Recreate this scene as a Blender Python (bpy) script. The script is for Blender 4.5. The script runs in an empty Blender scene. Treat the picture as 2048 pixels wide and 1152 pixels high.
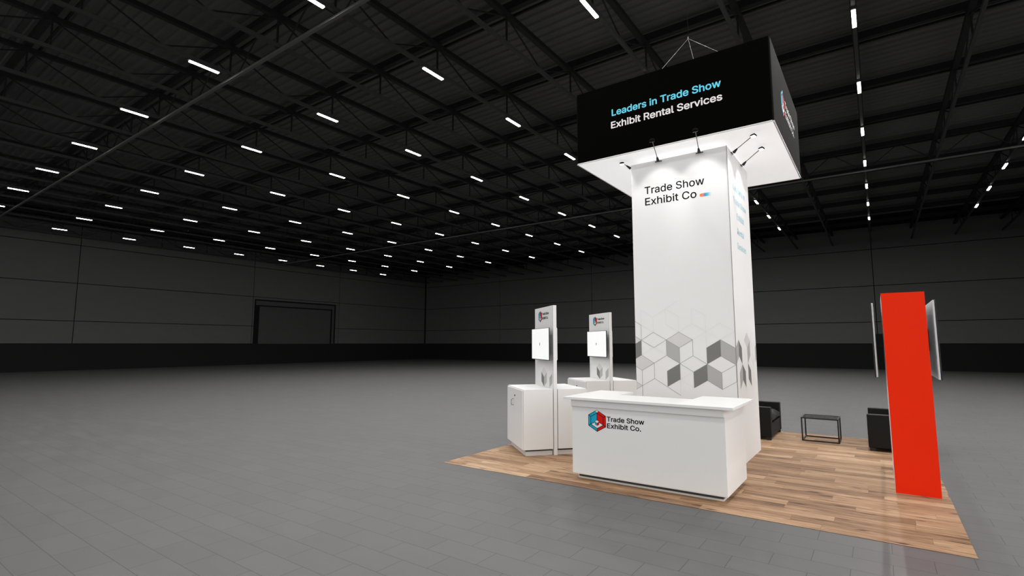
import bpy, bmesh, math, random, os
from mathutils import Vector, Matrix
random.seed(7)
sc = bpy.context.scene
COL = sc.collection
PI = math.pi

# ------------------------------------------------------------------ camera
cam_d = bpy.data.cameras.new('camera')
cam = bpy.data.objects.new('camera', cam_d)
COL.objects.link(cam)
cam.location = (5.5233, -5.9712, 1.7987)
cam.rotation_euler = (PI / 2 + math.atan(111.43 / 1026.35), 0, 0.6174)
cam_d.sensor_width = 36
cam_d.lens = 1026.35 / 2048 * 36
cam_d.clip_end = 300
sc.camera = cam

# ------------------------------------------------------------------ world (grey fill light added to brighten the booth fronts and sides)
w = bpy.data.worlds.new('world')
sc.world = w
w.use_nodes = True
w.node_tree.nodes['Background'].inputs[0].default_value = (1.0, 0.99, 0.975, 1)
wn_, wl_ = w.node_tree.nodes, w.node_tree.links      # added fill, raised towards +x to brighten the side faces
_g = wn_.new('ShaderNodeTexCoord')
_s = wn_.new('ShaderNodeSeparateXYZ')
_m = wn_.new('ShaderNodeMapRange')
_m.inputs[1].default_value, _m.inputs[2].default_value = -1.0, 1.0
_r = wn_.new('ShaderNodeValToRGB')
_e = _r.color_ramp.elements
_e[0].position, _e[1].position = 0.10, 0.88
_e[0].color, _e[1].color = (0.55, 0.55, 0.55, 1), (0.95, 0.95, 0.95, 1)
for _p, _v in ((0.36, 0.44), (0.50, 0.25), (0.62, 0.34)):
    _k = _e.new(_p)
    _k.color = (_v, _v, _v, 1)
_x = wn_.new('ShaderNodeMath')
_x.operation = 'MULTIPLY'
_x.inputs[1].default_value = 2.5
wl_.new(_g.outputs['Generated'], _s.inputs[0])
wl_.new(_s.outputs[0], _m.inputs[0])
wl_.new(_m.outputs[0], _r.inputs[0])
wl_.new(_r.outputs[0], _x.inputs[0])
wl_.new(_x.outputs[0], wn_['Background'].inputs[1])

sc.view_settings.view_transform = 'Standard'
sc.view_settings.look = 'None'
sc.view_settings.exposure = 0.0
sc.view_settings.gamma = 1.0
sc.view_settings.use_curve_mapping = False
LAMP_W = 90.0          # full power of one ceiling strip lamp
ARM_W = 15.0           # spot of one arm light


# ------------------------------------------------------------------ materials
def mat(name, col, rough=0.5, metal=0.0, spec=0.5, emit=0.0, ecol=None):
    m = bpy.data.materials.new(name)
    m.use_nodes = True
    b = m.node_tree.nodes['Principled BSDF']
    b.inputs['Base Color'].default_value = (*col, 1)
    b.inputs['Roughness'].default_value = rough
    b.inputs['Metallic'].default_value = metal
    b.inputs['Specular IOR Level'].default_value = spec
    if emit:
        b.inputs['Emission Color'].default_value = (*(ecol or col), 1)
        b.inputs['Emission Strength'].default_value = emit
    return m


def nodes_of(m):
    return m.node_tree.nodes, m.node_tree.links, m.node_tree.nodes['Principled BSDF']


def noisy(m, col, amount=0.12, scale=(1, 1, 1), nscale=4.0, bump=0.0, coord='Object'):
    """a little tonal variation (and bump) over a material"""
    n, l, b = nodes_of(m)
    tc = n.new('ShaderNodeTexCoord')
    mp = n.new('ShaderNodeMapping')
    mp.inputs['Scale'].default_value = scale
    nt = n.new('ShaderNodeTexNoise')
    nt.inputs['Scale'].default_value = nscale
    nt.inputs['Detail'].default_value = 5
    l.new(tc.outputs[coord], mp.inputs[0])
    l.new(mp.outputs[0], nt.inputs['Vector'])
    r = n.new('ShaderNodeMapRange')
    r.inputs[3].default_value = 1 - amount
    r.inputs[4].default_value = 1 + amount
    l.new(nt.outputs['Fac'], r.inputs[0])
    mx = n.new('ShaderNodeVectorMath')
    mx.operation = 'SCALE'
    mx.inputs[0].default_value = col
    l.new(r.outputs[0], mx.inputs['Scale'])
    l.new(mx.outputs[0], b.inputs['Base Color'])
    if bump:
        bp = n.new('ShaderNodeBump')
        bp.inputs['Strength'].default_value = bump
        bp.inputs['Distance'].default_value = 0.01
        l.new(nt.outputs['Fac'], bp.inputs['Height'])
        l.new(bp.outputs[0], b.inputs['Normal'])
    return m


M = {}
M['white'] = mat('white_laminate', (0.80, 0.80, 0.795), 0.42, spec=0.4)
M['fabric_white'] = mat('white_fabric', (0.82, 0.82, 0.82), 0.8, spec=0.2)
M['soffit'] = mat('white_fabric_added_glow', (0.80, 0.80, 0.80), 0.8, spec=0.1, emit=0.53, ecol=(1, 1, 1))  # underside is no lamp, glow added to brighten it
M['kick'] = mat('white_kick_board', (0.72, 0.71, 0.69), 0.45)
M['gap'] = mat('painted_gap_shade', (0.05, 0.05, 0.05), 0.7)  # dark colour stands in for the shade in the plinth recesses
M['seam'] = mat('grey_seam', (0.30, 0.29, 0.29), 0.6)
M['black_fabric'] = mat('black_fabric', (0.0015, 0.0015, 0.0012), 0.9, spec=0.02)
M['fabric_lit_side'] = mat('black_fabric_lit_side', (0.0035, 0.0035, 0.0032), 0.8, spec=0.06)  # copy of the sign fabric, lightened to paint reflected light
M['ink'] = mat('black_ink', (0.006, 0.005, 0.006), 0.9, spec=0.08)
M['line_ink'] = mat('thin_grey_line_ink', (0.30, 0.30, 0.29), 0.6)
M['faint_ink'] = mat('faint_grey_line_ink', (0.72, 0.72, 0.72), 0.6)
M['g_dark'] = mat('dark_grey_print', (0.185, 0.182, 0.175), 0.6)
M['g_mid'] = mat('mid_grey_print', (0.435, 0.43, 0.425), 0.6)
M['g_light'] = mat('light_grey_print', (0.66, 0.65, 0.655), 0.6)
M['cyan'] = mat('cyan_print', (0.010, 0.37, 0.56), 0.6, spec=0.2)
M['red_ink'] = mat('red_print', (0.64, 0.006, 0.002), 0.6, spec=0.2)
M['white_ink'] = mat('white_print', (0.80, 0.80, 0.80), 0.6)
M['sky_ink'] = mat('light_blue_print', (0.42, 0.74, 0.84), 0.7, spec=0.2)
M['sign_blue'] = mat('sign_blue_print', (0.12, 0.68, 0.88), 0.6)
M['sign_white'] = mat('sign_white_print', (0.85, 0.82, 0.82), 0.6)
M['red'] = mat('red_orange_laminate', (0.86, 0.026, 0.003), 0.6, spec=0.10)
M['chrome'] = mat('brushed_steel', (0.45, 0.44, 0.43), 0.3, metal=1.0)
M['black_metal'] = mat('black_metal', (0.012, 0.012, 0.012), 0.4, spec=0.4)
M['black_matte'] = mat('matte_black_paint', (0.004, 0.004, 0.004), 0.8, spec=0.08)
M['grey_metal'] = mat('grey_metal', (0.16, 0.15, 0.14), 0.4, metal=0.5)
M['leather'] = noisy(mat('black_leather', (0.007, 0.007, 0.007), 0.5, spec=0.2), (0.007, 0.007, 0.007), 0.25, nscale=60, bump=0.15)
M['cushion'] = noisy(mat('charcoal_leather_cushion', (0.016, 0.016, 0.017), 0.5, spec=0.25), (0.016, 0.016, 0.017), 0.2, nscale=50, bump=0.15)
M['screen'] = mat('lit_white_screen', (0.3, 0.3, 0.3), 0.3, emit=0.78, ecol=(1, 1, 1))
M['dark_glass'] = mat('dark_screen_glass', (0.01, 0.01, 0.011), 0.12)
M['tv_back'] = mat('pale_grey_casing', (0.62, 0.62, 0.63), 0.4)
M['bezel'] = mat('dark_bezel', (0.01, 0.012, 0.018), 0.35)
M['lens'] = mat('lit_lens', (1, 1, 1), 0.4, emit=3.0, ecol=(1, 1, 1))
M['tube'] = mat('lit_strip_diffuser', (1, 1, 1), 0.5, emit=14.0, ecol=(1, 0.985, 0.96))
M['steel_dark'] = mat('dark_painted_steel', (0.012, 0.012, 0.012), 0.6, spec=0.2)
M['steel_grey'] = mat('grey_painted_steel', (0.035, 0.035, 0.035), 0.55, spec=0.3)
M['girder'] = mat('pale_grey_girder_steel', (0.10, 0.10, 0.10), 0.5, spec=0.3)
M['deck'] = noisy(mat('dark_roof_deck', (0.09, 0.09, 0.09), 0.7, spec=0.15), (0.09, 0.09, 0.09), 0.12, scale=(0.3, 1, 1), nscale=1.2)
M['wall'] = noisy(mat('dark_grey_wall_panel', (0.085, 0.085, 0.085), 0.75, spec=0.1), (0.085, 0.085, 0.085), 0.08, scale=(1, 1, 3), nscale=0.9)
M['wall_gap'] = mat('wall_panel_gap', (0.010, 0.010, 0.010), 0.8, spec=0.05)
M['dado'] = mat('black_lower_wall', (0.014, 0.014, 0.014), 0.9, spec=0.03)
M['door'] = noisy(mat('dark_roller_door', (0.055, 0.055, 0.055), 0.7, spec=0.1), (0.055, 0.055, 0.055), 0.08, nscale=2)
M['cable'] = mat('steel_cable', (0.40, 0.40, 0.39), 0.4, metal=0.3)


def glass_mat():
    m = mat('smoked_glass', (0.55, 0.55, 0.56), 0.05)
    b = m.node_tree.nodes['Principled BSDF']
    b.inputs['Transmission Weight'].default_value = 0.92
    b.inputs['IOR'].default_value = 1.45
    return m


M['glass'] = glass_mat()


def tile_floor():
    m = mat('grey_stone_tile', (0.2, 0.2, 0.2), 0.42, spec=0.45)
    n, l, b = nodes_of(m)
    tc = n.new('ShaderNodeTexCoord')
    mp = n.new('ShaderNodeMapping')
    mp.inputs['Location'].default_value = (0.077, 0.003, 0)
    l.new(tc.outputs['Object'], mp.inputs[0])
    br = n.new('ShaderNodeTexBrick')
    br.offset = 0.5
    br.inputs['Color1'].default_value = (0.95, 0.95, 0.95, 1)
    br.inputs['Color2'].default_value = (1.05, 1.05, 1.05, 1)
    br.inputs['Mortar'].default_value = (0.34, 0.34, 0.34, 1)
    br.inputs['Scale'].default_value = 1.0
    br.inputs['Mortar Size'].default_value = 0.0034
    br.inputs['Mortar Smooth'].default_value = 0.3
    br.inputs['Bias'].default_value = 0.0
    br.inputs['Brick Width'].default_value = 0.5585
    br.inputs['Row Height'].default_value = 0.2810
    l.new(mp.outputs[0], br.inputs['Vector'])
    nt = n.new('ShaderNodeTexNoise')
    mp2 = n.new('ShaderNodeMapping')
    mp2.inputs['Scale'].default_value = (0.7, 2.2, 1)
    mp2.inputs['Rotation'].default_value = (0, 0, 0.25)
    l.new(tc.outputs['Object'], mp2.inputs[0])
    l.new(mp2.outputs[0], nt.inputs['Vector'])
    nt.inputs['Scale'].default_value = 2.4
    nt.inputs['Detail'].default_value = 7
    nt.inputs['Roughness'].default_value = 0.62
    r = n.new('ShaderNodeMapRange')
    r.inputs[1].default_value = 0.25
    r.inputs[2].default_value = 0.75
    r.inputs[3].default_value = 0.087
    r.inputs[4].default_value = 0.112
    l.new(nt.outputs['Fac'], r.inputs[0])
    mx = n.new('ShaderNodeVectorMath')
    mx.operation = 'SCALE'
    l.new(br.outputs['Color'], mx.inputs[0])
    l.new(r.outputs[0], mx.inputs['Scale'])
    l.new(mx.outputs[0], b.inputs['Base Color'])
    rr = n.new('ShaderNodeMapRange')
    rr.inputs[3].default_value = 0.42
    rr.inputs[4].default_value = 0.56
    l.new(nt.outputs['Fac'], rr.inputs[0])
    l.new(rr.outputs[0], b.inputs['Roughness'])
    return m


def plank_floor():
    m = mat('oak_plank', (0.4, 0.25, 0.15), 0.58, spec=0.22)
    n, l, b = nodes_of(m)

    def math_(op, a, bb=None):
        k = n.new('ShaderNodeMath')
        k.operation = op
        for i, v in enumerate((a, bb)):
            if v is None:
                continue
            if isinstance(v, (int, float)):
                k.inputs[i].default_value = v
            else:
                l.new(v, k.inputs[i])
        return k.outputs[0]
    tc = n.new('ShaderNodeTexCoord')
    sp = n.new('ShaderNodeSeparateXYZ')
    l.new(tc.outputs['Object'], sp.inputs[0])
    X, Y = sp.outputs[0], sp.outputs[1]
    yr = math_('DIVIDE', Y, 0.1775)
    row = math_('FLOOR', yr)
    wn = n.new('ShaderNodeTexWhiteNoise')
    wn.noise_dimensions = '1D'
    l.new(row, wn.inputs['W'])
    xs = math_('ADD', X, math_('MULTIPLY', wn.outputs['Value'], 7.3))
    xr = math_('DIVIDE', xs, 1.15)
    col = math_('FLOOR', xr)
    cid = n.new('ShaderNodeCombineXYZ')
    l.new(row, cid.inputs[0])
    l.new(col, cid.inputs[1])
    w2 = n.new('ShaderNodeTexWhiteNoise')
    w2.noise_dimensions = '2D'
    l.new(cid.outputs[0], w2.inputs['Vector'])
    # grain, shifted per plank
    gv = n.new('ShaderNodeCombineXYZ')
    l.new(math_('ADD', math_('MULTIPLY', X, 1.6), math_('MULTIPLY', w2.outputs['Value'], 31)), gv.inputs[0])
    l.new(math_('MULTIPLY', Y, 17), gv.inputs[1])
    l.new(math_('MULTIPLY', w2.outputs['Value'], 9), gv.inputs[2])
    nt = n.new('ShaderNodeTexNoise')
    nt.inputs['Scale'].default_value = 1.0
    nt.inputs['Detail'].default_value = 8
    nt.inputs['Roughness'].default_value = 0.65
    nt.inputs['Distortion'].default_value = 0.9
    l.new(gv.outputs[0], nt.inputs['Vector'])
    # knots / dark patches
    kv = n.new('ShaderNodeCombineXYZ')
    l.new(math_('ADD', math_('MULTIPLY', X, 1.7), math_('MULTIPLY', w2.outputs['Value'], 17)), kv.inputs[0])
    l.new(math_('MULTIPLY', Y, 8.0), kv.inputs[1])
    kt = n.new('ShaderNodeTexNoise')
    kt.inputs['Scale'].default_value = 1.6
    kt.inputs['Detail'].default_value = 3
    l.new(kv.outputs[0], kt.inputs['Vector'])
    kr = n.new('ShaderNodeMapRange')
    kr.inputs[1].default_value = 0.61
    kr.inputs[2].default_value = 0.73
    kr.inputs[3].default_value = 0.0
    kr.inputs[4].default_value = 1.0
    l.new(kt.outputs['Fac'], kr.inputs[0])
    t = math_('ADD', math_('MULTIPLY', w2.outputs['Value'], 0.34), math_('MULTIPLY', nt.outputs['Fac'], 1.05))
    t = math_('SUBTRACT', t, 0.20)
    t = math_('SUBTRACT', t, math_('MULTIPLY', kr.outputs[0], 0.42))
    ramp = n.new('ShaderNodeValToRGB')
    e = ramp.color_ramp.elements
    e[0].position = 0.05
    e[0].color = (0.060, 0.030, 0.016, 1)
    e[1].position = 0.80
    e[1].color = (0.60, 0.42, 0.27, 1)
    k = e.new(0.30)
    k.color = (0.215, 0.120, 0.066, 1)
    k = e.new(0.52)
    k.color = (0.39, 0.235, 0.135, 1)
    l.new(t, ramp.inputs[0])
    # joints between planks
    fy = math_('FRACT', yr)
    fx = math_('FRACT', xr)
    jy = math_('MINIMUM', fy, math_('SUBTRACT', 1.0, fy))
    jx = math_('MULTIPLY', math_('MINIMUM', fx, math_('SUBTRACT', 1.0, fx)), 6.5)
    j = n.new('ShaderNodeMapRange')
    j.inputs[1].default_value = 0.0
    j.inputs[2].default_value = 0.016
    j.inputs[3].default_value = 0.55
    j.inputs[4].default_value = 1.0
    l.new(math_('MINIMUM', jy, jx), j.inputs[0])
    mx = n.new('ShaderNodeVectorMath')
    mx.operation = 'SCALE'
    l.new(ramp.outputs[0], mx.inputs[0])
    l.new(j.outputs[0], mx.inputs['Scale'])
    l.new(mx.outputs[0], b.inputs['Base Color'])
    return m


M['tile'] = tile_floor()
M['plank'] = plank_floor()


# ------------------------------------------------------------------ mesh helpers
def new_bm():
    return bmesh.new()


def add_box(bm, x0, x1, y0, y1, z0, z1, mi=0, mtx=None):
    pts = [(x0, y0, z0), (x1, y0, z0), (x1, y1, z0), (x0, y1, z0), (x0, y0, z1), (x1, y0, z1), (x1, y1, z1), (x0, y1, z1)]
    v = [bm.verts.new((mtx @ Vector(p)) if mtx else p) for p in pts]
    for f in ((0, 3, 2, 1), (4, 5, 6, 7), (0, 1, 5, 4), (1, 2, 6, 5), (2, 3, 7, 6), (3, 0, 4, 7)):
        fc = bm.faces.new([v[i] for i in f])
        fc.material_index = mi
    return v


def add_bar(bm, a, b, wdt, hgt=None, mi=0, up=(0, 0, 1)):
    """a rectangular bar from a to b"""
    a, b = Vector(a), Vector(b)
    d = (b - a).normalized()
    s = d.cross(Vector(up))
    if s.length < 1e-4:
        s = d.cross(Vector((1, 0, 0)))
    s.normalize()
    t = s.cross(d).normalized()
    h = hgt if hgt is not None else wdt
    ring = []
    for p in (a, b):
        ring.append([bm.verts.new(p + s * (wdt / 2 * i) + t * (h / 2 * k)) for i, k in ((-1, -1), (1, -1), (1, 1), (-1, 1))])
    r0, r1 = ring
    for i in range(4):
        f = bm.faces.new((r0[i], r0[(i + 1) % 4], r1[(i + 1) % 4], r1[i]))
        f.material_index = mi
    bm.faces.new(r0[::-1]).material_index = mi
    bm.faces.new(r1).material_index = mi


def add_tube(bm, pts, r, seg=10, mi=0, r1=None):
    """a round tube along points (radius may change to r1 at the end)"""
    pts = [Vector(p) for p in pts]
    rings = []
    for i, p in enumerate(pts):
        d = (pts[min(i + 1, len(pts) - 1)] - pts[max(i - 1, 0)]).normalized()
        s = d.cross(Vector((0, 0, 1)))
        if s.length < 1e-3:
            s = d.cross(Vector((1, 0, 0)))
        s.normalize()
        t = d.cross(s)
        rad = r if r1 is None else r + (r1 - r) * i / (len(pts) - 1)
        rings.append([bm.verts.new(p + s * rad * math.cos(2 * PI * k / seg) + t * rad * math.sin(2 * PI * k / seg)) for k in range(seg)])
    for a, b in zip(rings, rings[1:]):
        for k in range(seg):
            f = bm.faces.new((a[k], a[(k + 1) % seg], b[(k + 1) % seg], b[k]))
            f.smooth = True
            f.material_index = mi
    bm.faces.new(rings[0][::-1]).material_index = mi
    bm.faces.new(rings[-1]).material_index = mi


def finish(name, bm, mats, parent=None, bevel=0.0, seg=2, smooth=False, recalc=True):
    if recalc:
        bmesh.ops.recalc_face_normals(bm, faces=bm.faces[:])
    me = bpy.data.meshes.new(name)
    bm.to_mesh(me)
    bm.free()
    if not isinstance(mats, (list, tuple)):
        mats = [mats]
    for m in mats:
        me.materials.append(m)
    if smooth:
        for p in me.polygons:
            p.use_smooth = True
    o = bpy.data.objects.new(name, me)
    COL.objects.link(o)
    if parent:
        o.parent = parent
    if bevel:
        md = o.modifiers.new('edge', 'BEVEL')
        md.width = bevel
        md.segments = seg
        md.limit_method = 'ANGLE'
        md.angle_limit = 0.6
    return o


def box(name, x0, x1, y0, y1, z0, z1, m, parent=None, bevel=0.0, mtx=None, seg=2):
    bm = new_bm()
    add_box(bm, x0, x1, y0, y1, z0, z1, mtx=mtx)
    return finish(name, bm, m, parent, bevel, seg)


def thing(name, label, cat, loc=(0, 0, 0), rotz=0.0, group=None):
    o = bpy.data.objects.new(name, None)
    o.empty_display_size = 0.2
    COL.objects.link(o)
    o.location = loc
    o.rotation_euler = (0, 0, rotz)
    tag(o, label, cat, group)
    return o


def tag(o, label, cat, group=None):
    o['label'] = label
    o['category'] = cat
    if group:
        o['group'] = group
    return o


def struct(o):
    o['kind'] = 'structure'
    return o


def dup(root, loc=None, rotz=None, label=None):
    r = root.copy()
    COL.objects.link(r)
    if loc is not None:
        r.location = loc
    if rotz is not None:
        r.rotation_euler = (0, 0, rotz)
    if label:
        r['label'] = label
    for ch in list(root.children):
        c = ch.copy()
        COL.objects.link(c)
        c.parent = r
        for g in list(ch.children):
            d = g.copy()
            COL.objects.link(d)
            d.parent = c
    return r


# ---- flat printed graphics: a plane frame (origin o, right r, up (0,0,1), normal n)
class Face:
    def __init__(self, o, r, n):
        self.o, self.r, self.n = Vector(o), Vector(r).normalized(), Vector(n).normalized()

    def p(self, s, z, off=0.0):
        return self.o + self.r * s + Vector((0, 0, z)) + self.n * off


def clip_poly(poly, axis, val, keep_greater):
    out = []
    for i in range(len(poly)):
        a, b = poly[i], poly[(i + 1) % len(poly)]
        ia = (a[axis] >= val) if keep_greater else (a[axis] <= val)
        ib = (b[axis] >= val) if keep_greater else (b[axis] <= val)
        if ia:
            out.append(a)
        if ia != ib:
            t = (val - a[axis]) / (b[axis] - a[axis])
            out.append((a[0] + (b[0] - a[0]) * t, a[1] + (b[1] - a[1]) * t))
    return out


def print_polys(name, face, polys, lines, mats, parent, off=0.0016, bounds=None):
    """polys: (points, material index); lines: (p, q, width, material index)"""
    bm = new_bm()

    def put(pts, mi, o):
        if bounds:
            for ax, v, g in ((0, bounds[0], True), (0, bounds[1], False), (1, bounds[2], True), (1, bounds[3], False)):
                if len(pts) > 2:
                    pts = clip_poly(pts, ax, v, g)
        if len(pts) < 3:
            return
        f = bm.faces.new([bm.verts.new(face.p(s, z, o)) for s, z in pts])
        f.material_index = mi
        f.normal_update()
        if f.normal.dot(face.n) < 0:
            f.normal_flip()
    for pts, mi in polys:
        put(list(pts), mi, off)
    for a, b, wd, mi in lines:
        dx, dz = b[0] - a[0], b[1] - a[1]
        L = math.hypot(dx, dz)
        nx, nz = -dz / L * wd / 2, dx / L * wd / 2
        put([(a[0] + nx, a[1] + nz), (a[0] - nx, a[1] - nz), (b[0] - nx, b[1] - nz), (b[0] + nx, b[1] + nz)], mi, off + 0.0006)
    return finish(name, bm, mats, parent, recalc=False)


def load_font():
    try:
        d = bpy.utils.system_resource('DATAFILES', path='fonts')
        p = os.path.join(d, 'Inter.woff2')
        if os.path.exists(p):
            return bpy.data.fonts.load(p)
    except Exception:
        pass
    return None


FONT = load_font()


def text_geo(s, bold=0.0, spacing=1.0):
    cu = bpy.data.curves.new('lettering_curve', 'FONT')
    cu.body = s
    if FONT:
        cu.font = FONT
    cu.size = 1.0
    cu.offset = bold
    cu.resolution_u = 3
    cu.space_character = spacing
    ob = bpy.data.objects.new('lettering_curve', cu)
    COL.objects.link(ob)
    bpy.context.view_layer.update()
    me = bpy.data.meshes.new_from_object(ob.evaluated_get(bpy.context.evaluated_depsgraph_get()))
    vs = [v.co.copy() for v in me.vertices]
    fs = [tuple(p.vertices) for p in me.polygons]
    bpy.data.objects.remove(ob)
    bpy.data.curves.remove(cu)
    bpy.data.meshes.remove(me)
    return vs, fs


CAP = {}


def lettering(name, face, text, s0, s1, zb, cap, bold, m, parent, off=0.0018):
    """one line of print fitted to s0..s1; bold thickens the strokes (shifted copies, in em)"""
    if 'E' not in CAP:
        v, _ = text_geo('E')
        CAP['E'] = max(q.y for q in v) - min(q.y for q in v)
    bm = new_bm()
    vs, fs = text_geo(text)
    x0, x1 = min(v.x for v in vs), max(v.x for v in vs)
    kz = cap / (CAP['E'] + 2 * bold)
    k = (s1 - s0) / (x1 - x0 + 2 * bold)
    shifts = [(0, 0)]
    if bold:
        shifts += [(bold * math.cos(PI * i / 4), bold * math.sin(PI * i / 4)) for i in range(8)]
    for i, (dx, dy) in enumerate(shifts):
        nv = [bm.verts.new(face.p(s0 + (v.x + dx - x0 + bold) * k, zb + (v.y + dy + bold) * kz, off + 0.00004 * i)) for v in vs]
        for f in fs:
            try:
                fc = bm.faces.new([nv[j] for j in f])
            except ValueError:
                continue
            fc.normal_update()
            if fc.normal.dot(face.n) < 0:
                fc.normal_flip()
    return finish(name, bm, m, parent, recalc=False)


def cube_logo(name, face, s, z, R, W, parent, off=0.0016):
    """hexagon emblem: an open box seen from its corner, cyan and red walls, white floor, a small cube inside. R half height, W half width"""
    def P(a, b):
        return (s + a * W, z + b * R)
    o_ = [P(0, 1), P(1, .5), P(1, -.5), P(0, -1), P(-1, -.5), P(-1, .5)]
    q = 0.72
    i_ = [P(0, q), P(q, .5 * q), P(q, -.5 * q), P(0, -q), P(-q, -.5 * q), P(-q, .5 * q)]
    c = P(0, -0.02)
    C, Rr, Wh, K = 0, 1, 2, 3
    polys = [((o_[5], o_[0], i_[0], i_[5]), C), ((o_[5], i_[5], i_[4], o_[4]), C), ((o_[4], i_[4], i_[3], o_[3]), C),
             ((o_[0], o_[1], i_[1], i_[0]), Rr), ((o_[1], o_[2], i_[2], i_[1]), Rr), ((o_[2], o_[3], i_[3], i_[2]), Rr),
             ((i_[0], c, i_[4], i_[5]), C), ((i_[0], i_[1], i_[2], c), Rr), ((c, i_[2], i_[3], i_[4]), Wh)]
    kk = 0.26
    cz = -0.22
    t = [P(0, cz + kk), P(kk, cz + kk * .5), P(0, cz), P(-kk, cz + kk * .5), P(kk, cz - kk * .5), P(0, cz - kk), P(-kk, cz - kk * .5)]
    d = [P(0, 1), P(.19, .905), P(0, .76), P(-.19, .905)]
    lw = 0.05 * R
    E = lambda a, b: (a, b, lw, K)
    lines = [E(o_[i], o_[(i + 1) % 6]) for i in range(6)] + [E(i_[i], i_[(i + 1) % 6]) for i in range(6)]
    lines += [E(o_[i], i_[i]) for i in range(6)] + [E(i_[0], c), E(c, i_[2]), E(c, i_[4])]
    ob = print_polys(name, face, polys, lines, [M['cyan'], M['red_ink'], M['white_ink'], M['ink']], parent, off)
    cube = [((t[0], t[1], t[2], t[3]), 2), ((t[3], t[2], t[5], t[6]), 0), ((t[1], t[4], t[5], t[2]), 1), ((d[0], d[1], d[2], d[3]), 2)]
    cl = [(t[2], t[5], lw * .6, 3), (t[2], t[1], lw * .6, 3), (t[2], t[3], lw * .6, 3)]
    tmp = print_polys('logo_cube', face, cube, cl, [M['cyan'], M['red_ink'], M['white_ink'], M['ink']], None, off + 0.0014)
    # merge the little cube into the same mesh
    bm = new_bm()
    bm.from_mesh(ob.data)
    bm.from_mesh(tmp.data)
    bm.to_mesh(ob.data)
    bm.free()
    bpy.data.objects.remove(tmp)
    return ob


# ------------------------------------------------------------------ the hall
XW, YW, ZC = -39.2, 38.8, 10.3
XE, YE = 16.5, -14.0
HZ = 1.7987
fl = struct(box('floor', -39.6, 60, -50, 39.2, -0.5, -0.004, M['tile']))

bm = new_bm()                                         # corrugated roof deck, ribs along x
y = YE
prev = None
while y < YW + 0.3:
    for dy, dz in ((0, 0), (0.10, 0), (0.13, 0.05), (0.27, 0.05)):
        cur = (bm.verts.new((XW - 0.3, y + dy, ZC + dz)), bm.verts.new((XE, y + dy, ZC + dz)))
        if prev:
            bm.faces.new((prev[0], prev[1], cur[1], cur[0]))
        prev = cur
    y += 0.30
struct(finish('ceiling', bm, M['deck']))


def panel_wall(name, axis, pos, joints, zs, lo, hi, hole=None):
    """cladding panels with open dark joints; axis 'x' is a wall at x = pos running along y"""
    bm = new_bm()
    g = 0.045
    us = [lo] + joints + [hi]
    for u0, u1 in zip(us, us[1:]):
        for z0, z1 in zip(zs, zs[1:]):
            a, b, c, d = u0 + g / 2, u1 - g / 2, z0 + g / 2, z1 - g / 2
            cells = [(a, b, c, d)]
            if hole:
                h0, h1, hz = hole
                cells = []
                if b <= h0 or a >= h1 or c >= hz:
                    cells = [(a, b, c, d)]
                else:
                    if a < h0:
                        cells.append((a, h0, c, d))
                    if b > h1:
                        cells.append((h1, b, c, d))
                    if d > hz:
                        cells.append((max(a, h0), min(b, h1), hz, d))
            for a_, b_, c_, d_ in cells:
                if axis == 'x':
                    add_box(bm, pos - 0.08, pos, a_, b_, c_, d_, 0)
                else:
                    add_box(bm, a_, b_, pos, pos + 0.08, c_, d_, 0)
    if axis == 'x':
        add_box(bm, pos - 0.30, pos - 0.10, lo, hi, 0, ZC + 0.1, 1)
    else:
        add_box(bm, lo, hi, pos + 0.10, pos + 0.30, 0, ZC + 0.1, 1)
    return struct(finish(name, bm, [M['wall'], M['wall_gap']]))


ZS = [HZ, 3.34, 5.93, 8.57, ZC + 0.02]
panel_wall('wall_left', 'x', XW, [-6.5, 5.33, 17.60, 26.5], ZS, YE, YW, hole=(17.74, 26.10, 5.73))
panel_wall('wall_back', 'y', YW, [-27.88, -16.8, -5.65, 5.515, 16.7], ZS, XW, XE)
bm = new_bm()
for u0, u1 in ((18.0, 26.5), (26.5, YW)):
    for z0, z1 in zip(ZS, ZS[1:]):
        add_box(bm, XE, XE + 0.08, u0 + 0.022, u1 - 0.022, z0 + 0.022, z1 - 0.022, 0)
add_box(bm, XE + 0.10, XE + 0.30, 18.0, YW, 0, ZC + 0.1, 1)
struct(finish('wall_right', bm, [M['wall'], M['wall_gap']]))
struct(box('trim_6', XE - 0.02, XE + 0.099, 18.0, YW - 0.03, -0.004, HZ, M['dado']))
struct(box('trim_1', XW - 0.1, XW + 0.02, YE, YW, -0.004, HZ, M['dado']))
struct(box('trim_2', XW, XE, YW - 0.02, YW + 0.1, -0.004, HZ, M['dado']))
struct(box('trim_3', XW, XW + 0.12, YW - 0.12, YW, HZ, ZC, M['wall_gap']))
struct(box('trim_shade_1', XW, XE, 35.2, YW - 0.03, 10.20, 10.285, M['wall_gap']))  # dark sheet added to paint the shade on the far deck
struct(box('trim_shade_2', XW + 0.03, -36.2, YE, 35.15, 10.20, 10.285, M['wall_gap']))  # dark sheet painting the unlit deck along the left wall
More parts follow.
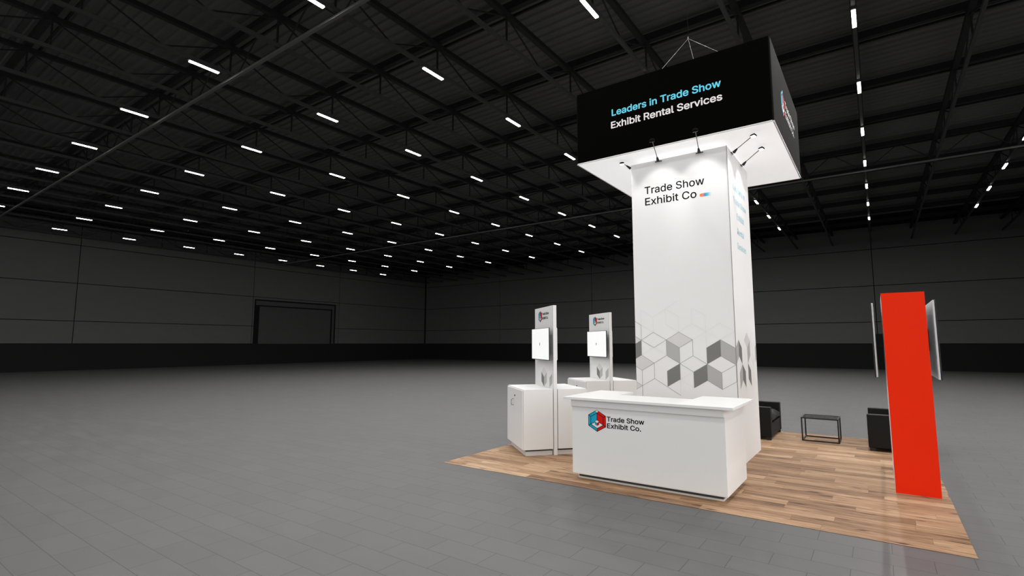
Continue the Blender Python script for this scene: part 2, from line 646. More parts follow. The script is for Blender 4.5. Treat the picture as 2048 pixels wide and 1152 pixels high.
# roller door
door = bpy.data.objects.new('door_1', None)
COL.objects.link(door)
door.location = (XW, 21.92, HZ)
struct(door)
bm = new_bm()
for k in range(34):
    z0 = 0 + k * 0.1
    add_box(bm, -0.095, -0.07 + (0.008 if k % 2 else 0), -3.66, 3.66, z0, z0 + 0.1)
finish('door_curtain', bm, M['door'], door)
bm = new_bm()
add_box(bm, -0.098, 0.012, -4.18, -4.05, 0, 3.93)
add_box(bm, -0.098, 0.012, 3.66, 3.78, 0, 3.45)
add_box(bm, -0.098, 0.012, 4.03, 4.18, 0, 3.93)
add_box(bm, -0.098, 0.014, -4.05, 4.03, 3.80, 3.93)
add_box(bm, -0.097, 0.010, -4.05, 3.78, 3.32, 3.42)
finish('door_frame', bm, M['wall_gap'], door)
box('door_header', -0.098, 0.0, -4.05, 4.03, 3.42, 3.80, M['door'], door)
box('door_jamb', -0.098, -0.01, 3.78, 4.03, 0, 3.42, M['door'], door)

ORD = ['', 'first', 'second', 'third', 'fourth', 'fifth', 'sixth', 'seventh', 'eighth', 'ninth', 'tenth', 'eleventh', 'twelfth',
       'thirteenth', 'fourteenth', 'fifteenth', 'sixteenth']

# roof trusses along y (one copy per line), nodes every 3.22 m
NODE0, NODE = 0.40, 3.22
nodes_y = [NODE0 + NODE * k for k in range(-4, 12)]
ZB, ZT = 9.10, 9.86


def truss_base(kind):
    t = thing('roof_truss', 'x', 'roof truss', (0, 0, ZB), 0, 'roof trusses spanning the hall')
    m2 = M['steel_grey']
    bm = new_bm()
    add_box(bm, -0.04, 0.04, YE + 0.3, YW - 0.02, -0.04, 0.05)
    finish('bottom_chord', bm, m2, t)
    bm = new_bm()
    add_box(bm, -0.07, 0.07, YE + 0.3, YW - 0.02, ZT - ZB - 0.06, ZT - ZB + 0.06)
    finish('top_chord', bm, M['steel_dark'], t)
    bp = new_bm()
    add_box(bp, -0.02, 0.02, -0.02, 0.02, 0.05, ZT - ZB - 0.06)
    post = finish('web_post', bp, M['steel_dark'], t)
    bd = new_bm()
    add_bar(bd, (0, 0.05, ZT - ZB - 0.06), (0, NODE / 2 - 0.05, 0.05), 0.03)
    d1 = finish('web_diagonal', bd, M['steel_dark'], t)
    bd = new_bm()
    add_bar(bd, (0, NODE / 2 + 0.05, 0.05), (0, NODE - 0.05, ZT - ZB - 0.06), 0.03)
    d2 = finish('web_diagonal', bd, M['steel_dark'], t)
    for o in (post, d1, d2):
        o.location = (0, nodes_y[0], 0)
    for yy in nodes_y[1:]:
        for src in (post, d1, d2):
            if src is not post and yy + NODE > YW:
                continue
            c = src.copy()
            COL.objects.link(c)
            c.parent = t
            c.location = (0, yy, 0)
    return t


truss0 = truss_base(0)
tx = [5.53 - 2.326 * k for k in range(-4, 20)]
tx.sort()
n_lit = n_un = 0
first = True
LAMP_X = []
for i, x in enumerate(tx):
    lit = round((5.53 - x) / 2.326) % 2 == 0
    if lit:
        n_lit += 1
        LAMP_X.append((x, n_lit))
        lab = 'dark steel roof truss carrying strip lamps, %s lit truss from the roller-door wall' % ORD[n_lit]
    else:
        n_un += 1
        lab = 'dark steel roof truss without lamps, %s unlit truss from the roller-door wall' % ORD[n_un]
    if first:
        truss0.location.x = x
        truss0['label'] = lab
        first = False
    else:
        dup(truss0, (x, 0, ZB), 0, lab)

# purlins along x, above the trusses
for k, yy in enumerate(reversed(nodes_y)):
    if k == 0:
        p0 = thing('roof_purlin', 'x', 'roof beam', (0, yy, 10.0), 0, 'roof purlins under the deck')
        box('main_beam', XW + 0.02, XE, -0.07, 0.07, -0.078, 0.12, M['steel_dark'], p0)
        box('tie_bar', XW + 0.02, XE, 0.22, 0.27, -0.078, -0.02, M['steel_dark'], p0)
        p = p0
    else:
        p = dup(p0, (0, yy, 10.0), 0)
    p['label'] = 'dark steel purlin under the roof deck, %s from the far end wall' % ORD[k + 1]

# deep girders along x under the trusses
for yy, lab in ((0.45, 'grey lattice girder crossing under the roof trusses, above the booth front'),
                (19.55, 'grey lattice girder crossing under the roof trusses, midway to the far end wall')):
    g = thing('lattice_girder', lab, 'roof girder', (0, yy, 8.98), 0, 'lattice girders')
    box('bottom_chord', XW + 0.02, XE - 0.06, -0.04, 0.04, -0.03, 0.03, M['girder'], g)
    for x in tx:
        for s in (-1, 1):
            if x + s * 1.1 > XW and x + s * 1.1 < XE - 0.1:
                bm = new_bm()
                add_bar(bm, (x + s * 0.05, 0.09, 0.05), (x + s * 1.1, 0.09, 0.90), 0.03)
                finish('web_diagonal', bm, M['steel_dark'], g)

# ceiling strip lamps
L0 = thing('ceiling_strip_lamp', 'x', 'ceiling lamp', (0, 0, 9.05), 0, 'ceiling strip lamps')
bm = new_bm()
add_box(bm, -0.05, 0.05, -0.40, 0.40, -0.035, 0.009)
finish('lamp_housing', bm, M['steel_grey'], L0, 0.008)
bm = new_bm()
add_box(bm, -0.04, 0.04, -0.36, 0.36, -0.062, -0.0355)
finish('lamp_diffuser', bm, M['tube'], L0)
LAMP_Y = [29.65, 25.9, 22.2, 18.5, 14.73, 11.0, 7.2, 3.47, -0.25, -3.98, -7.7, -11.4]
first = True
for x, nx in LAMP_X:
    if x > 15.5:
        continue
    for ny, yy in enumerate(LAMP_Y):
        hid = yy < -1 or (x > 6 and yy < 2.5) or (x > 10.5 and yy < 14)
        d = math.hypot((x - 1.0) * (1.7 if x > 4 else 1.0), (yy - 8.0) * (1.35 if yy < 0 else 1.0))
        g = max(0.0, min(1.0, (31.0 - d) / 16.0))
        g = g * g * (3 - 2 * g)
        if hid and g < 0.3:
            continue
        lab = 'lit strip lamp on the %s lit truss from roller-door wall, %s from far end wall' % (ORD[nx], ORD[ny + 1])
        if first:
            lp = L0
            lp.location = (x, yy, 9.05)
            lp['label'] = lab
            first = False
        else:
            lp = dup(L0, (x, yy, 9.05), 0, lab)
        if g > 0.01:
            ld = bpy.data.lights.new('strip_light', 'AREA')
            ld.shape = 'RECTANGLE'
            ld.size, ld.size_y = 0.08, 0.72
            ld.energy = LAMP_W * g
            ld.color = (1, 0.985, 0.965)
            lo = bpy.data.objects.new('strip_light', ld)
            COL.objects.link(lo)
            lo.parent = lp
            lo.location = (0, 0, -0.072)

# ------------------------------------------------------------------ booth floor
bm = new_bm()
add_box(bm, 0, 6.096, 0, 6.096, -0.004, 0.0)
tag(finish('booth_plank_mat', bm, M['plank']), 'square of brown oak plank flooring laid on the grey tiles under the booth', 'floor mat')

# ------------------------------------------------------------------ white tower
tX0, tX1, tY0, tY1, tZ = 2.2095, 3.7813, 2.2652, 3.8092, 4.876
tower = thing('exhibit_tower', 'tall square white tower with hexagon pattern behind the reception counter', 'display tower', ((tX0 + tX1) / 2, (tY0 + tY1) / 2, 0))


def rel(o, par):
    o.location = -par.location
    return o


rel(box('tower_body', tX0, tX1, tY0, tY1, 0.0, tZ, M['fabric_white'], tower, 0.004), tower)
bm = new_bm()
add_box(bm, tX1 - 0.006, tX1 + 0.003, tY0 - 0.003, tY0 + 0.006, 0.0, tZ)
rel(finish('corner_trim', bm, M['seam'], tower), tower)
fF = Face((0, tY0, 0), (1, 0, 0), (0, -1, 0))
fS = Face((tX1, 0, 0), (0, 1, 0), (1, 0, 0))
KX, KZ = 0.2086, 0.1246


def lat(k, m):
    return (2.3135 + KX * k, 1.8600 - KZ * m)


def latS(k, m):
    return (2.2475 + KX * k, 1.8600 - KZ * m)


D_, Md, Lt, Ln, Ft = 0, 1, 2, 3, 4
GM = [M['g_dark'], M['g_mid'], M['g_light'], M['line_ink'], M['faint_ink']]
rh = [(((5, 1), (6, 0), (6, 2), (5, 3)), D_), (((6, 0), (7, 1), (7, 3), (6, 2)), Md), (((2, 4), (3, 3), (3, 5), (2, 6)), D_),
      (((4, 4), (5, 3), (5, 5), (4, 6)), D_), (((5, 3), (6, 4), (6, 6), (5, 5)), Md), (((2, 0), (3, 1), (3, 3), (2, 2)), Md),
      (((2, 0), (3, -1), (4, 0), (3, 1)), Lt), (((0, 2), (1, 3), (0, 4), (-1, 3)), Lt), (((0, 0), (0, 2), (-1, 3), (-1, 1)), D_),
      (((0, 0), (-1, 1), (-2, 0), (-1, -1)), Lt), (((0, 6), (-1, 5), (-2, 6), (-1, 7)), Lt)]
ln = ['0,0 1,-1', '1,-1 2,0', '2,0 1,1', '1,1 0,0', '0,0 0,-2', '0,-2 -1,-3', '0,0 -1,-1', '0,0 0,2', '2,0 2,2', '2,0 3,-1', '3,-1 4,0', '4,0 3,1',
      '3,1 2,0', '4,0 4,2', '3,1 3,3', '0,2 1,3', '2,2 1,3', '2,2 3,3', '1,3 1,5', '0,4 1,3', '0,4 -1,3', '0,4 0,6', '1,5 0,6', '1,5 2,6', '2,6 3,7',
      '0,6 -1,5', '0,6 -1,7', '0,6 0,8', '3,3 4,2', '4,2 5,3', '3,3 4,4', '4,4 5,3', '5,3 5,1', '5,1 6,0', '6,0 7,1', '7,1 7,3', '6,2 6,0', '6,2 5,3',
      '6,2 7,3', '5,3 6,4', '6,4 7,3', '6,4 6,6', '6,6 5,5', '6,6 7,5', '7,3 7,5', '4,4 4,6', '5,3 5,5', '3,3 3,5', '2,4 3,3']
fa = ['0,-4 1,-3', '1,-3 2,-4', '2,-4 3,-5', '0,-4 0,-2', '1,-3 1,-1', '2,-4 2,-2', '2,-4 3,-3', '3,-3 3,-1', '4,-4 5,-3', '4,-4 4,-2', '5,-3 5,1',
      '2,-2 3,-1', '4,-2 3,-1', '4,-2 5,-1', '5,-1 6,-2', '6,-2 7,-1', '5,-1 6,0', '5,-1 4,0', '7,-1 6,0', '3,5 2,6', '3,5 3,7', '1,1 0,2', '1,1 2,2',
      '3,5 4,4', '3,5 4,6', '0,-2 1,-1']


def L_(s, f, wd, mi):
    a, b = s.split()
    a = tuple(float(v) for v in a.split(','))
    b = tuple(float(v) for v in b.split(','))
    return (f(*a), f(*b), wd, mi)


rel(print_polys('cube_pattern', fF, [([lat(*q) for q in p], mi) for p, mi in rh],
                [L_(s, lat, 0.004, Ft) for s in fa] + [L_(s, lat, 0.0055, Ln) for s in ln], GM, tower, bounds=(tX0 + 0.001, tX1 - 0.001, 0.8, 2.6)), tower)
rs = [(((0, 1), (1, 0), (1, 2), (0, 3)), Md), (((1, 0), (2, 1), (2, 3), (1, 2)), D_), (((1, 4), (2, 3), (2, 5), (1, 6)), Md), (((2, 3), (3, 4), (3, 6), (2, 5)), D_),
      (((4, -1), (3, 0), (4, 1), (5, 0)), Lt), (((4, 1), (5, 0), (5, 2), (4, 3)), Md), (((4, 3), (5, 4), (5, 6), (4, 5)), D_), (((7, 1), (8, 0), (8, 2), (7, 3)), Md)]
ls = ['2,5 3,6', '5,0 6,-1', '5,2 6,3', '6,3 7,2', '6,3 6,5', '5,0 6,1', '6,1 7,0', '6,1 6,3', '4,3 5,2', '6,5 5,6', '6,5 7,6', '3,0 4,1', '3,2 4,1']
rel(print_polys('cube_pattern', fS, [([latS(*q) for q in p], mi) for p, mi in rs], [L_(s, latS, 0.006, Ft) for s in ls], GM, tower,
                bounds=(tY0 + 0.001, tY1 - 0.001, 0.8, 2.6)), tower)
rel(lettering('lettering', fF, 'Trade Show', 2.442, 3.425, 4.318, 0.128, 0.010, M['ink'], tower), tower)
rel(lettering('lettering', fF, 'Exhibit Co', 2.446, 3.298, 4.124, 0.128, 0.010, M['ink'], tower), tower)
rel(lettering('lettering', fS, 'Leaders in', 2.60, 3.46, 4.26, 0.105, 0.006, M['sky_ink'], tower), tower)
rel(lettering('lettering', fS, 'Trade Show', 2.56, 3.52, 4.04, 0.105, 0.006, M['sky_ink'], tower), tower)
rel(lettering('lettering', fS, 'Exhibit', 2.77, 3.31, 3.80, 0.105, 0.006, M['sky_ink'], tower), tower)
rel(lettering('lettering', fS, 'Rental', 2.76, 3.26, 3.55, 0.105, 0.006, M['sky_ink'], tower), tower)
rel(lettering('lettering', fS, 'Services', 2.71, 3.37, 3.31, 0.105, 0.006, M['sky_ink'], tower), tower)
# rounded colour dash after the name
bm = new_bm()
cz, s0, s1, hh = 4.150, 3.345, 3.522, 0.026
pts = [(s0 + hh + hh * math.cos(PI / 2 + PI * k / 12), cz + hh * math.sin(PI / 2 + PI * k / 12)) for k in range(13)] + [(s1, cz - hh), (s1, cz + hh)]
bm.faces.new([bm.verts.new(fF.p(a, b, 0.0016)) for a, b in pts])
gm = mat('orange_to_blue_print', (1, 1, 1), 0.6)
n, l, b = nodes_of(gm)
tc = n.new('ShaderNodeTexCoord')
sp = n.new('ShaderNodeSeparateXYZ')
l.new(tc.outputs['Generated'], sp.inputs[0])
rp = n.new('ShaderNodeValToRGB')
e = rp.color_ramp.elements
e[0].position, e[0].color = 0.16, (0.90, 0.19, 0.03, 1)
e[1].position, e[1].color = 1.0, (0.72, 0.80, 0.82, 1)
for ps, c in ((0.30, (0.55, 0.25, 0.20, 1)), (0.45, (0.05, 0.26, 0.50, 1)), (0.68, (0.08, 0.42, 0.68, 1)), (0.86, (0.40, 0.70, 0.80, 1))):
    k = e.new(ps)
    k.color = c
l.new(sp.outputs[0], rp.inputs[0])
l.new(rp.outputs[0], b.inputs['Base Color'])
rel(finish('colour_dash', bm, gm, tower), tower)

# ------------------------------------------------------------------ hanging square sign
gX0, gX1, gY0, gY1, gZ0, gZ1 = 1.3084, 4.5010, 1.9718, 5.1652, 4.9885, 6.2882
sign = thing('hanging_sign', 'black square fabric sign with white underside hanging above the white tower', 'sign', ((gX0 + gX1) / 2, (gY0 + gY1) / 2, gZ0))
bm = new_bm()
th = 0.03
rr = 0.045


def ring_pts(x0, x1, y0, y1, r, z):
    out = []
    for cx_, cy_, a0 in ((x1 - r, y0 + r, -90), (x1 - r, y1 - r, 0), (x0 + r, y1 - r, 90), (x0 + r, y0 + r, 180)):
        for k in range(6):
            a = math.radians(a0 + 90 * k / 5)
            out.append((cx_ + r * math.cos(a), cy_ + r * math.sin(a), z))
    return out


for sgn, (r_, d_) in enumerate(((rr, 0.0), (rr * 0.4, th))):
    lo = [bm.verts.new(p) for p in ring_pts(gX0 + d_, gX1 - d_, gY0 + d_, gY1 - d_, r_, gZ0 + 0.014)]
    hi = [bm.verts.new(p) for p in ring_pts(gX0 + d_, gX1 - d_, gY0 + d_, gY1 - d_, r_, gZ1)]
    nn = len(lo)
    for k in range(nn):
        f = bm.faces.new((lo[k], lo[(k + 1) % nn], hi[(k + 1) % nn], hi[k]))
        xm = (lo[k].co.x + lo[(k + 1) % nn].co.x) / 2
        f.material_index = 1 if xm > gX1 - 0.02 else 0  # right side takes the copy with light painted in
    if sgn == 0:
        keep = (lo, hi)
    else:
        for A, B in ((keep[0], lo), (keep[1], hi)):
            for k in range(nn):
                bm.faces.new((A[k], A[(k + 1) % nn], B[(k + 1) % nn], B[k]))
rel(finish('fabric_walls', bm, [M['black_fabric'], M['fabric_lit_side']], sign), sign)
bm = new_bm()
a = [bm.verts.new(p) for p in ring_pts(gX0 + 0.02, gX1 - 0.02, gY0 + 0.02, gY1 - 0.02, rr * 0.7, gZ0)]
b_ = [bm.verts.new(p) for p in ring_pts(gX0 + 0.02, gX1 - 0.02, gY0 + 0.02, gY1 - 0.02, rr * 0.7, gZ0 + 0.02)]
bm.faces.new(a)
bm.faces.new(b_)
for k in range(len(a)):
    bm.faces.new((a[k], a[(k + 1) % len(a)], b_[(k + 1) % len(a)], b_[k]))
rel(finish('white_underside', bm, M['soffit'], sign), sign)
bm = new_bm()
for (x0, x1, y0, y1) in ((gX0, gX1, gY0, gY0 + 0.02), (gX0, gX1, gY1 - 0.02, gY1), (gX0, gX0 + 0.02, gY0 + 0.02, gY1 - 0.02), (gX1 - 0.02, gX1, gY0 + 0.02, gY1 - 0.02)):
    add_box(bm, x0 + (rr * .5 if y1 - y0 < .1 else 0), x1 - (rr * .5 if y1 - y0 < .1 else 0), y0, y1, gZ0 - 0.002, gZ0 + 0.0135)
rel(finish('edge_frame', bm, M['white'], sign), sign)
fB = Face((0, gY0, 0), (1, 0, 0), (0, -1, 0))
fR = Face((gX1, 0, 0), (0, 1, 0), (1, 0, 0))
rel(lettering('lettering', fB, 'Leaders in Trade Show', 2.003, 3.806, 5.714, 0.122, 0.018, M['sign_blue'], sign), sign)
rel(lettering('lettering', fB, 'Exhibit Rental Services', 1.986, 3.816, 5.492, 0.122, 0.018, M['sign_white'], sign), sign)
rel(cube_logo('emblem', fR, 3.045, 5.665, 0.225, 0.20, sign), sign)
rel(lettering('lettering', fR, 'Trade Show', 3.30, 4.47, 5.70, 0.115, 0.012, M['sign_white'], sign), sign)
rel(lettering('lettering', fR, 'Exhibit Co.', 3.30, 4.36, 5.525, 0.115, 0.012, M['sign_white'], sign), sign)

# cable bridle above the sign
apx = Vector(((gX0 + gX1) / 2, (gY0 + gY1) / 2, 7.632))
br = thing('cable_bridle', 'thin steel cable bridle rising to a point above the black hanging sign', 'cable', apx)
for p in (((gX0 + gX1) / 2, gY0 + 0.015, gZ1), ((gX0 + gX1) / 2, gY1 - 0.015, gZ1), (gX0 + 0.015, (gY0 + gY1) / 2, gZ1), (gX1 - 0.015, (gY0 + gY1) / 2, gZ1)):
    bm = new_bm()
    add_tube(bm, (apx, (p[0], p[1], p[2] + 0.010)), 0.0032, 6)
    rel(finish('sling_cable', bm, M['cable'], br), br)
bm = new_bm()
add_tube(bm, (apx + Vector((0, 0, -0.03)), apx + Vector((0, 0, 0.04))), 0.008, 8)
rel(finish('shackle', bm, M['cable'], br), br)
bm = new_bm()
add_tube(bm, (apx + Vector((0, 0, 0.04)), (apx.x, apx.y, 10.3)), 0.003, 6)
rel(finish('drop_cable', bm, M['steel_dark'], br), br)


# ------------------------------------------------------------------ arm lights on the tower
def arm_light(base, head, aim, label, nrm, drop=0.0, tilt=0.0):
    base, head, aim = Vector(base), Vector(head), Vector(aim)
    t = thing('arm_light', label, 'display lamp', base, 0, 'arm lights on the tower')
    d = (head - base).normalized()
    out = Vector((d.x, d.y, 0)).normalized()
    bm = new_bm()
    add_tube(bm, (Vector((0, 0, -0.012)) + d * 0.015, d * 0.10), 0.026, 10, r1=0.012)
    finish('bracket', bm, M['black_metal'], t)
    bm = new_bm()
    wn = Vector(nrm)
    sd = Vector((-wn.y, wn.x, 0))
    add_bar(bm, sd * -0.058 + Vector((0, 0, -0.018)) + wn * -0.020, sd * 0.058 + Vector((0, 0, -0.018)) + wn * -0.020, 0.016, 0.009)
    finish('clamp_foot', bm, M['black_metal'], t)
    bm = new_bm()
    hb = head - base
    add_tube(bm, (d * 0.10, hb * 0.97), 0.0065, 8)
    finish('arm', bm, M['grey_metal'], t)
    na = (aim - head).normalized()
    n_ = (aim - head + Vector((0, -tilt, -drop))).normalized()
    s_ = n_.cross(Vector((0, 0, 1))).normalized()
    u_ = s_.cross(n_).normalized()
    bm = new_bm()
    rings = []
    for dep, wx, wz in ((0.0, 0.014, 0.012), (0.016, 0.036, 0.026), (0.046, 0.044, 0.032)):
        rings.append([bm.verts.new(hb - n_ * 0.02 + n_ * dep + s_ * a * wx + u_ * b * wz) for a, b in ((-1, -1), (1, -1), (1, 1), (-1, 1))])
    for a, b in zip(rings, rings[1:]):
        for k in range(4):
            bm.faces.new((a[k], a[(k + 1) % 4], b[(k + 1) % 4], b[k]))
    bm.faces.new(rings[0][::-1])
    bm.faces.new(rings[-1])
    finish('lamp_head', bm, M['black_matte'], t, 0.004)
    bm = new_bm()
    q = [bm.verts.new(hb + n_ * 0.0261 + s_ * a * 0.037 + u_ * b * 0.026) for a, b in ((-1, -1), (1, -1), (1, 1), (-1, 1))]
    q2 = [bm.verts.new(hb + n_ * 0.0272 + s_ * a * 0.037 + u_ * b * 0.026) for a, b in ((-1, -1), (1, -1), (1, 1), (-1, 1))]
    for k in range(4):
        bm.faces.new((q[k], q[(k + 1) % 4], q2[(k + 1) % 4], q2[k]))
    bm.faces.new(q2)
    finish('lens', bm, M['lens'], t)
    ld = bpy.data.lights.new('arm_spot', 'SPOT')
    ld.energy = ARM_W
    ld.spot_size = math.radians(66)
    ld.spot_blend = 0.55
    ld.shadow_soft_size = 0.04
    ld.color = (1, 0.99, 0.97)
    lo = bpy.data.objects.new('arm_spot', ld)
    COL.objects.link(lo)
    lo.parent = t
    lo.location = hb + n_ * 0.06
    lo.rotation_euler = na.to_track_quat('-Z', 'Y').to_euler()
    return t


zb = 4.862
arm_light((2.700, tY0 - 0.034, zb), (2.845, 1.56, 4.955), (2.72, tY0, 4.25), 'arm light on the tower front edge, above the words Trade Show', (0, -1, 0))
arm_light((3.372, tY0 - 0.034, zb), (3.505, 1.56, 4.955), (3.40, tY0, 4.25), 'arm light on the tower front edge, nearer the corner trim', (0, -1, 0))
arm_light((tX1 + 0.034, 2.575, zb), (4.182, 2.215, 4.930), (tX1, 2.52, 4.25), 'arm light on the tower side with blue lettering, nearer the corner trim', (1, 0, 0), 1.6, 1.0)
arm_light((tX1 + 0.034, 3.280, zb), (4.185, 2.850, 4.930), (tX1, 3.22, 4.25), 'arm light on the tower side with blue lettering, further from the corner', (1, 0, 0), 1.6, 1.0)
arm_light((tX0 - 0.034, 2.36, zb), (2.065, 2.225, 4.935), (tX0 - 0.02, 2.6, 4.2), 'arm light peeking out on the kiosk side of the tower', (-1, 0, 0), 1.6, 1.0)

# ------------------------------------------------------------------ reception counter
ctr = thing('reception_counter', 'white reception counter with red and blue emblem in front of the tower', 'counter', (3.045, 0.9, 0))
bX0, bX1, bY0, bY1 = 2.052, 4.034, 0.335, 1.36


def cbox(name, *a, m=M['white'], bev=0.004):
    return rel(box(name, *a, m, ctr, bev), ctr)


cbox('front_panel', bX0, bX1, bY0, bY0 + 0.03, 0.075, 1.048)
cbox('side_panel', bX0, bX0 + 0.03, bY0 + 0.0305, bY1, 0.075, 1.048)
cbox('side_panel', bX1 - 0.03, bX1, bY0 + 0.0305, bY1, 0.075, 1.048)
cbox('inner_shelf', bX0 + 0.031, bX1 - 0.031, bY0 + 0.031, bY1 - 0.35, 0.62, 0.645)
cbox('inner_panel', 2.47, 2.495, bY0 + 0.031, bY1, 0.646, 1.048)
cbox('inner_panel', 3.51, 3.535, bY0 + 0.031, bY1, 0.646, 1.048)
cbox('back_panel', bX0 + 0.031, 2.469, bY1 - 0.025, bY1, 0.646, 1.048)
cbox('back_panel', 3.536, bX1 - 0.031, bY1 - 0.025, bY1, 0.646, 1.048)
cbox('shade_casting_rail', bX0 + 0.002, bX1 - 0.002, bY0 - 0.032, bY0 - 0.0005, 0.957, 1.047)  # rail added to cast a shade line below the countertop
cbox('base_board', bX0 + 0.001, bX1 - 0.001, bY0 + 0.001, bY1, 0.069, 0.0745)
bm = new_bm()
for x0, x1, y0, y1 in ((2.095, 3.968, 0.415, 0.435), (2.095, 3.968, 1.28, 1.30), (2.095, 2.115, 0.435, 1.28), (3.948, 3.968, 0.435, 1.28)):
    add_box(bm, x0, x1, y0, y1, 0.0, 0.021)
rel(finish('plinth', bm, M['kick'], ctr), ctr)
rel(box('painted_shade_gap', 2.105, 3.958, 0.425, 1.29, 0.0215, 0.0685, M['gap'], ctr), ctr)  # dark block painting the shade between body and plinth
bm = new_bm()
out = [(1.965, 0.250), (4.148, 0.250), (4.148, 1.415), (3.505, 1.415), (3.505, 0.92), (2.500, 0.92), (2.500, 1.415), (1.965, 1.415)]
lo = [bm.verts.new((x, y, 1.0485)) for x, y in out]
hi = [bm.verts.new((x, y, 1.082)) for x, y in out]
bm.faces.new(lo[::-1])
bm.faces.new(hi)
for k in range(8):
    bm.faces.new((lo[k], lo[(k + 1) % 8], hi[(k + 1) % 8], hi[k]))
rel(finish('countertop', bm, M['white'], ctr, 0.003), ctr)
fC = Face((0, bY0, 0), (1, 0, 0), (0, -1, 0))
rel(cube_logo('emblem', fC, 2.4255, 0.786, 0.138, 0.1235, ctr), ctr)
rel(lettering('lettering', fC, 'Trade Show', 2.565, 3.074, 0.7895, 0.063, 0.018, M['ink'], ctr), ctr)
rel(lettering('lettering', fC, 'Exhibit Co.', 2.568, 3.030, 0.7035, 0.063, 0.018, M['ink'], ctr), ctr)

# ------------------------------------------------------------------ demo kiosks (x: along the panel from its front edge, y: across)
RK = PI - 0.7096       # local +x = (-cos, sin) = back along the panel
KO = Vector((1.1438, 1.4291, 0))
HT, LK, BO, ZCB = 0.030, 1.0556, 0.5424, 1.057


def kiosk(loc, label):
    t = thing('demo_kiosk', label, 'kiosk', loc, RK, 'demo kiosks')
    # local +y = -n, so the face seen by the camera (-n) is +y
    pn = box('display_panel', 0, LK, -HT, HT, 0, 2.4388, M['white'], t, 0.003)
    bm = new_bm()
    add_box(bm, 0.012, 0.0165, HT, HT + 0.0012, 0, 2.4388)
    finish('edge_seam', bm, M['seam'], pn)
    f = Face((0, HT, 0), (1, 0, 0), (0, 1, 0))
    # the face's own "right" in the picture is local -x
    ff = Face((LK, HT, 0), (-1, 0, 0), (0, 1, 0))
    S = lambda a: LK - a
    cube_logo('emblem', ff, S(0.717), 2.286, 0.103, 0.10, pn)
    lettering('lettering', ff, 'Trade Show', S(0.600), S(0.232), 2.302, 0.045, 0.018, M['ink'], pn)
    lettering('lettering', ff, 'Exhibit Co.', S(0.600), S(0.262), 2.228, 0.045, 0.018, M['ink'], pn)
    dx, dz = 0.1487, 0.0825
    k_ = lambda k, m: (S(0.9615) + dx * k, 1.390 - dz * m)
    pol = [(((2, 1), (3, 2), (3, 4), (2, 3)), 0), (((3, 2), (4, 1), (4, 3), (3, 4)), 1), (((5, 2), (6, 1), (6, 3), (5, 4)), 1), (((3, 0), (4, 1), (3, 2), (2, 1)), 2)]
    lns = ['1,0 2,1', '2,1 1,2', '1,2 0,1', '0,1 1,0', '4,1 5,0', '5,0 6,1', '6,1 5,2', '5,2 4,1', '1,2 1,4', '0,1 0,3', '0,3 1,4', '1,4 2,3', '5,2 5,4', '4,3 5,4', '3,0 2,1', '3,0 4,1']
    print_polys('cube_pattern', ff, [([k_(*q) for q in p], mi) for p, mi in pol], [L_(s, k_, 0.005, 4) for s in lns], GM, pn, bounds=(0.001, LK - 0.018, ZCB, 1.6))
    for s in (1, -1):
        y0, y1 = (HT + 0.012, BO) if s > 0 else (-BO, -HT - 0.012)
        c = box('cabinet', 0, LK, y0, y1, 0.10, ZCB, M['white'], t, 0.003)
        box('plinth', 0.05, LK - 0.05, (y0 if s > 0 else y0 + 0.05), (y1 - 0.05 if s > 0 else y1), 0.0, 0.068, M['kick'], c)
        box('painted_shade_gap', 0.055, LK - 0.055, y0 + 0.055, y1 - 0.055, 0.0685, 0.0999, M['gap'], c)  # dark block painting the shade under the cabinet
        yo = y1 if s > 0 else y0
        a_, b_ = (yo + 0.0015, yo + 0.017) if s > 0 else (yo - 0.017, yo - 0.0015)
        box('door', 0.012, LK / 2 - 0.002, a_, b_, 0.108, ZCB - 0.018, M['white'], c, 0.002)
        box('door', LK / 2 + 0.002, LK - 0.012, a_, b_, 0.108, ZCB - 0.018, M['white'], c, 0.002)
        yh = yo + s * 0.017
        bm = new_bm()
        xh = 0.585
        add_tube(bm, ((xh, yh + s * 0.0005, 0.755), (xh, yh + s * 0.035, 0.757), (xh, yh + s * 0.040, 0.765), (xh, yh + s * 0.040, 0.848), (xh, yh + s * 0.035, 0.856), (xh, yh + s * 0.0005, 0.858)), 0.007, 8)
        finish('handle', bm, M['chrome'], c)
        bm = new_bm()
        add_tube(bm, ((0.485, yh + s * 0.0003, 0.925), (0.485, yh + s * 0.012, 0.925)), 0.013, 14)
        finish('lock', bm, M['black_metal'], c)
    return t


kiosk(KO, 'white demo kiosk with two cabinets and upright panel, at the mat corner')
kiosk(KO + Vector((-0.0607, 2.3288, 0)), 'white demo kiosk with two cabinets and upright panel, further back beside the tower')


def monitor(loc, rz, wdt, hgt, label, front=True, mark=True, dep=0.018, lit=True):
    """screen faces local -y, centre at origin"""
    t = thing('monitor', label, 'screen', loc, rz, 'flat screens')
    box('casing', -wdt / 2, wdt / 2, 0.0, dep, -hgt / 2, hgt / 2, M['bezel'] if front else M['tv_back'], t, 0.004)
    box('screen', -wdt / 2 + 0.005, wdt / 2 - 0.005, -0.003, -0.0003, -hgt / 2 + 0.012, hgt / 2 - 0.008, M['screen'] if lit else M['dark_glass'], t)
    if mark:
        f = Face((0, -0.003, 0), (1, 0, 0), (0, -1, 0))
        print_polys('play_mark', f, [(((-0.016, -0.030), (-0.006, -0.030), (0.018, 0.0), (-0.006, 0.030), (-0.016, 0.030)), 0)],
                    [((0.36, -0.235), (0.385, -0.235), 0.006, 1), ((0.40, -0.235), (0.425, -0.235), 0.006, 1)], [M['ink'], M['faint_ink']], t, off=0.001)
    return t


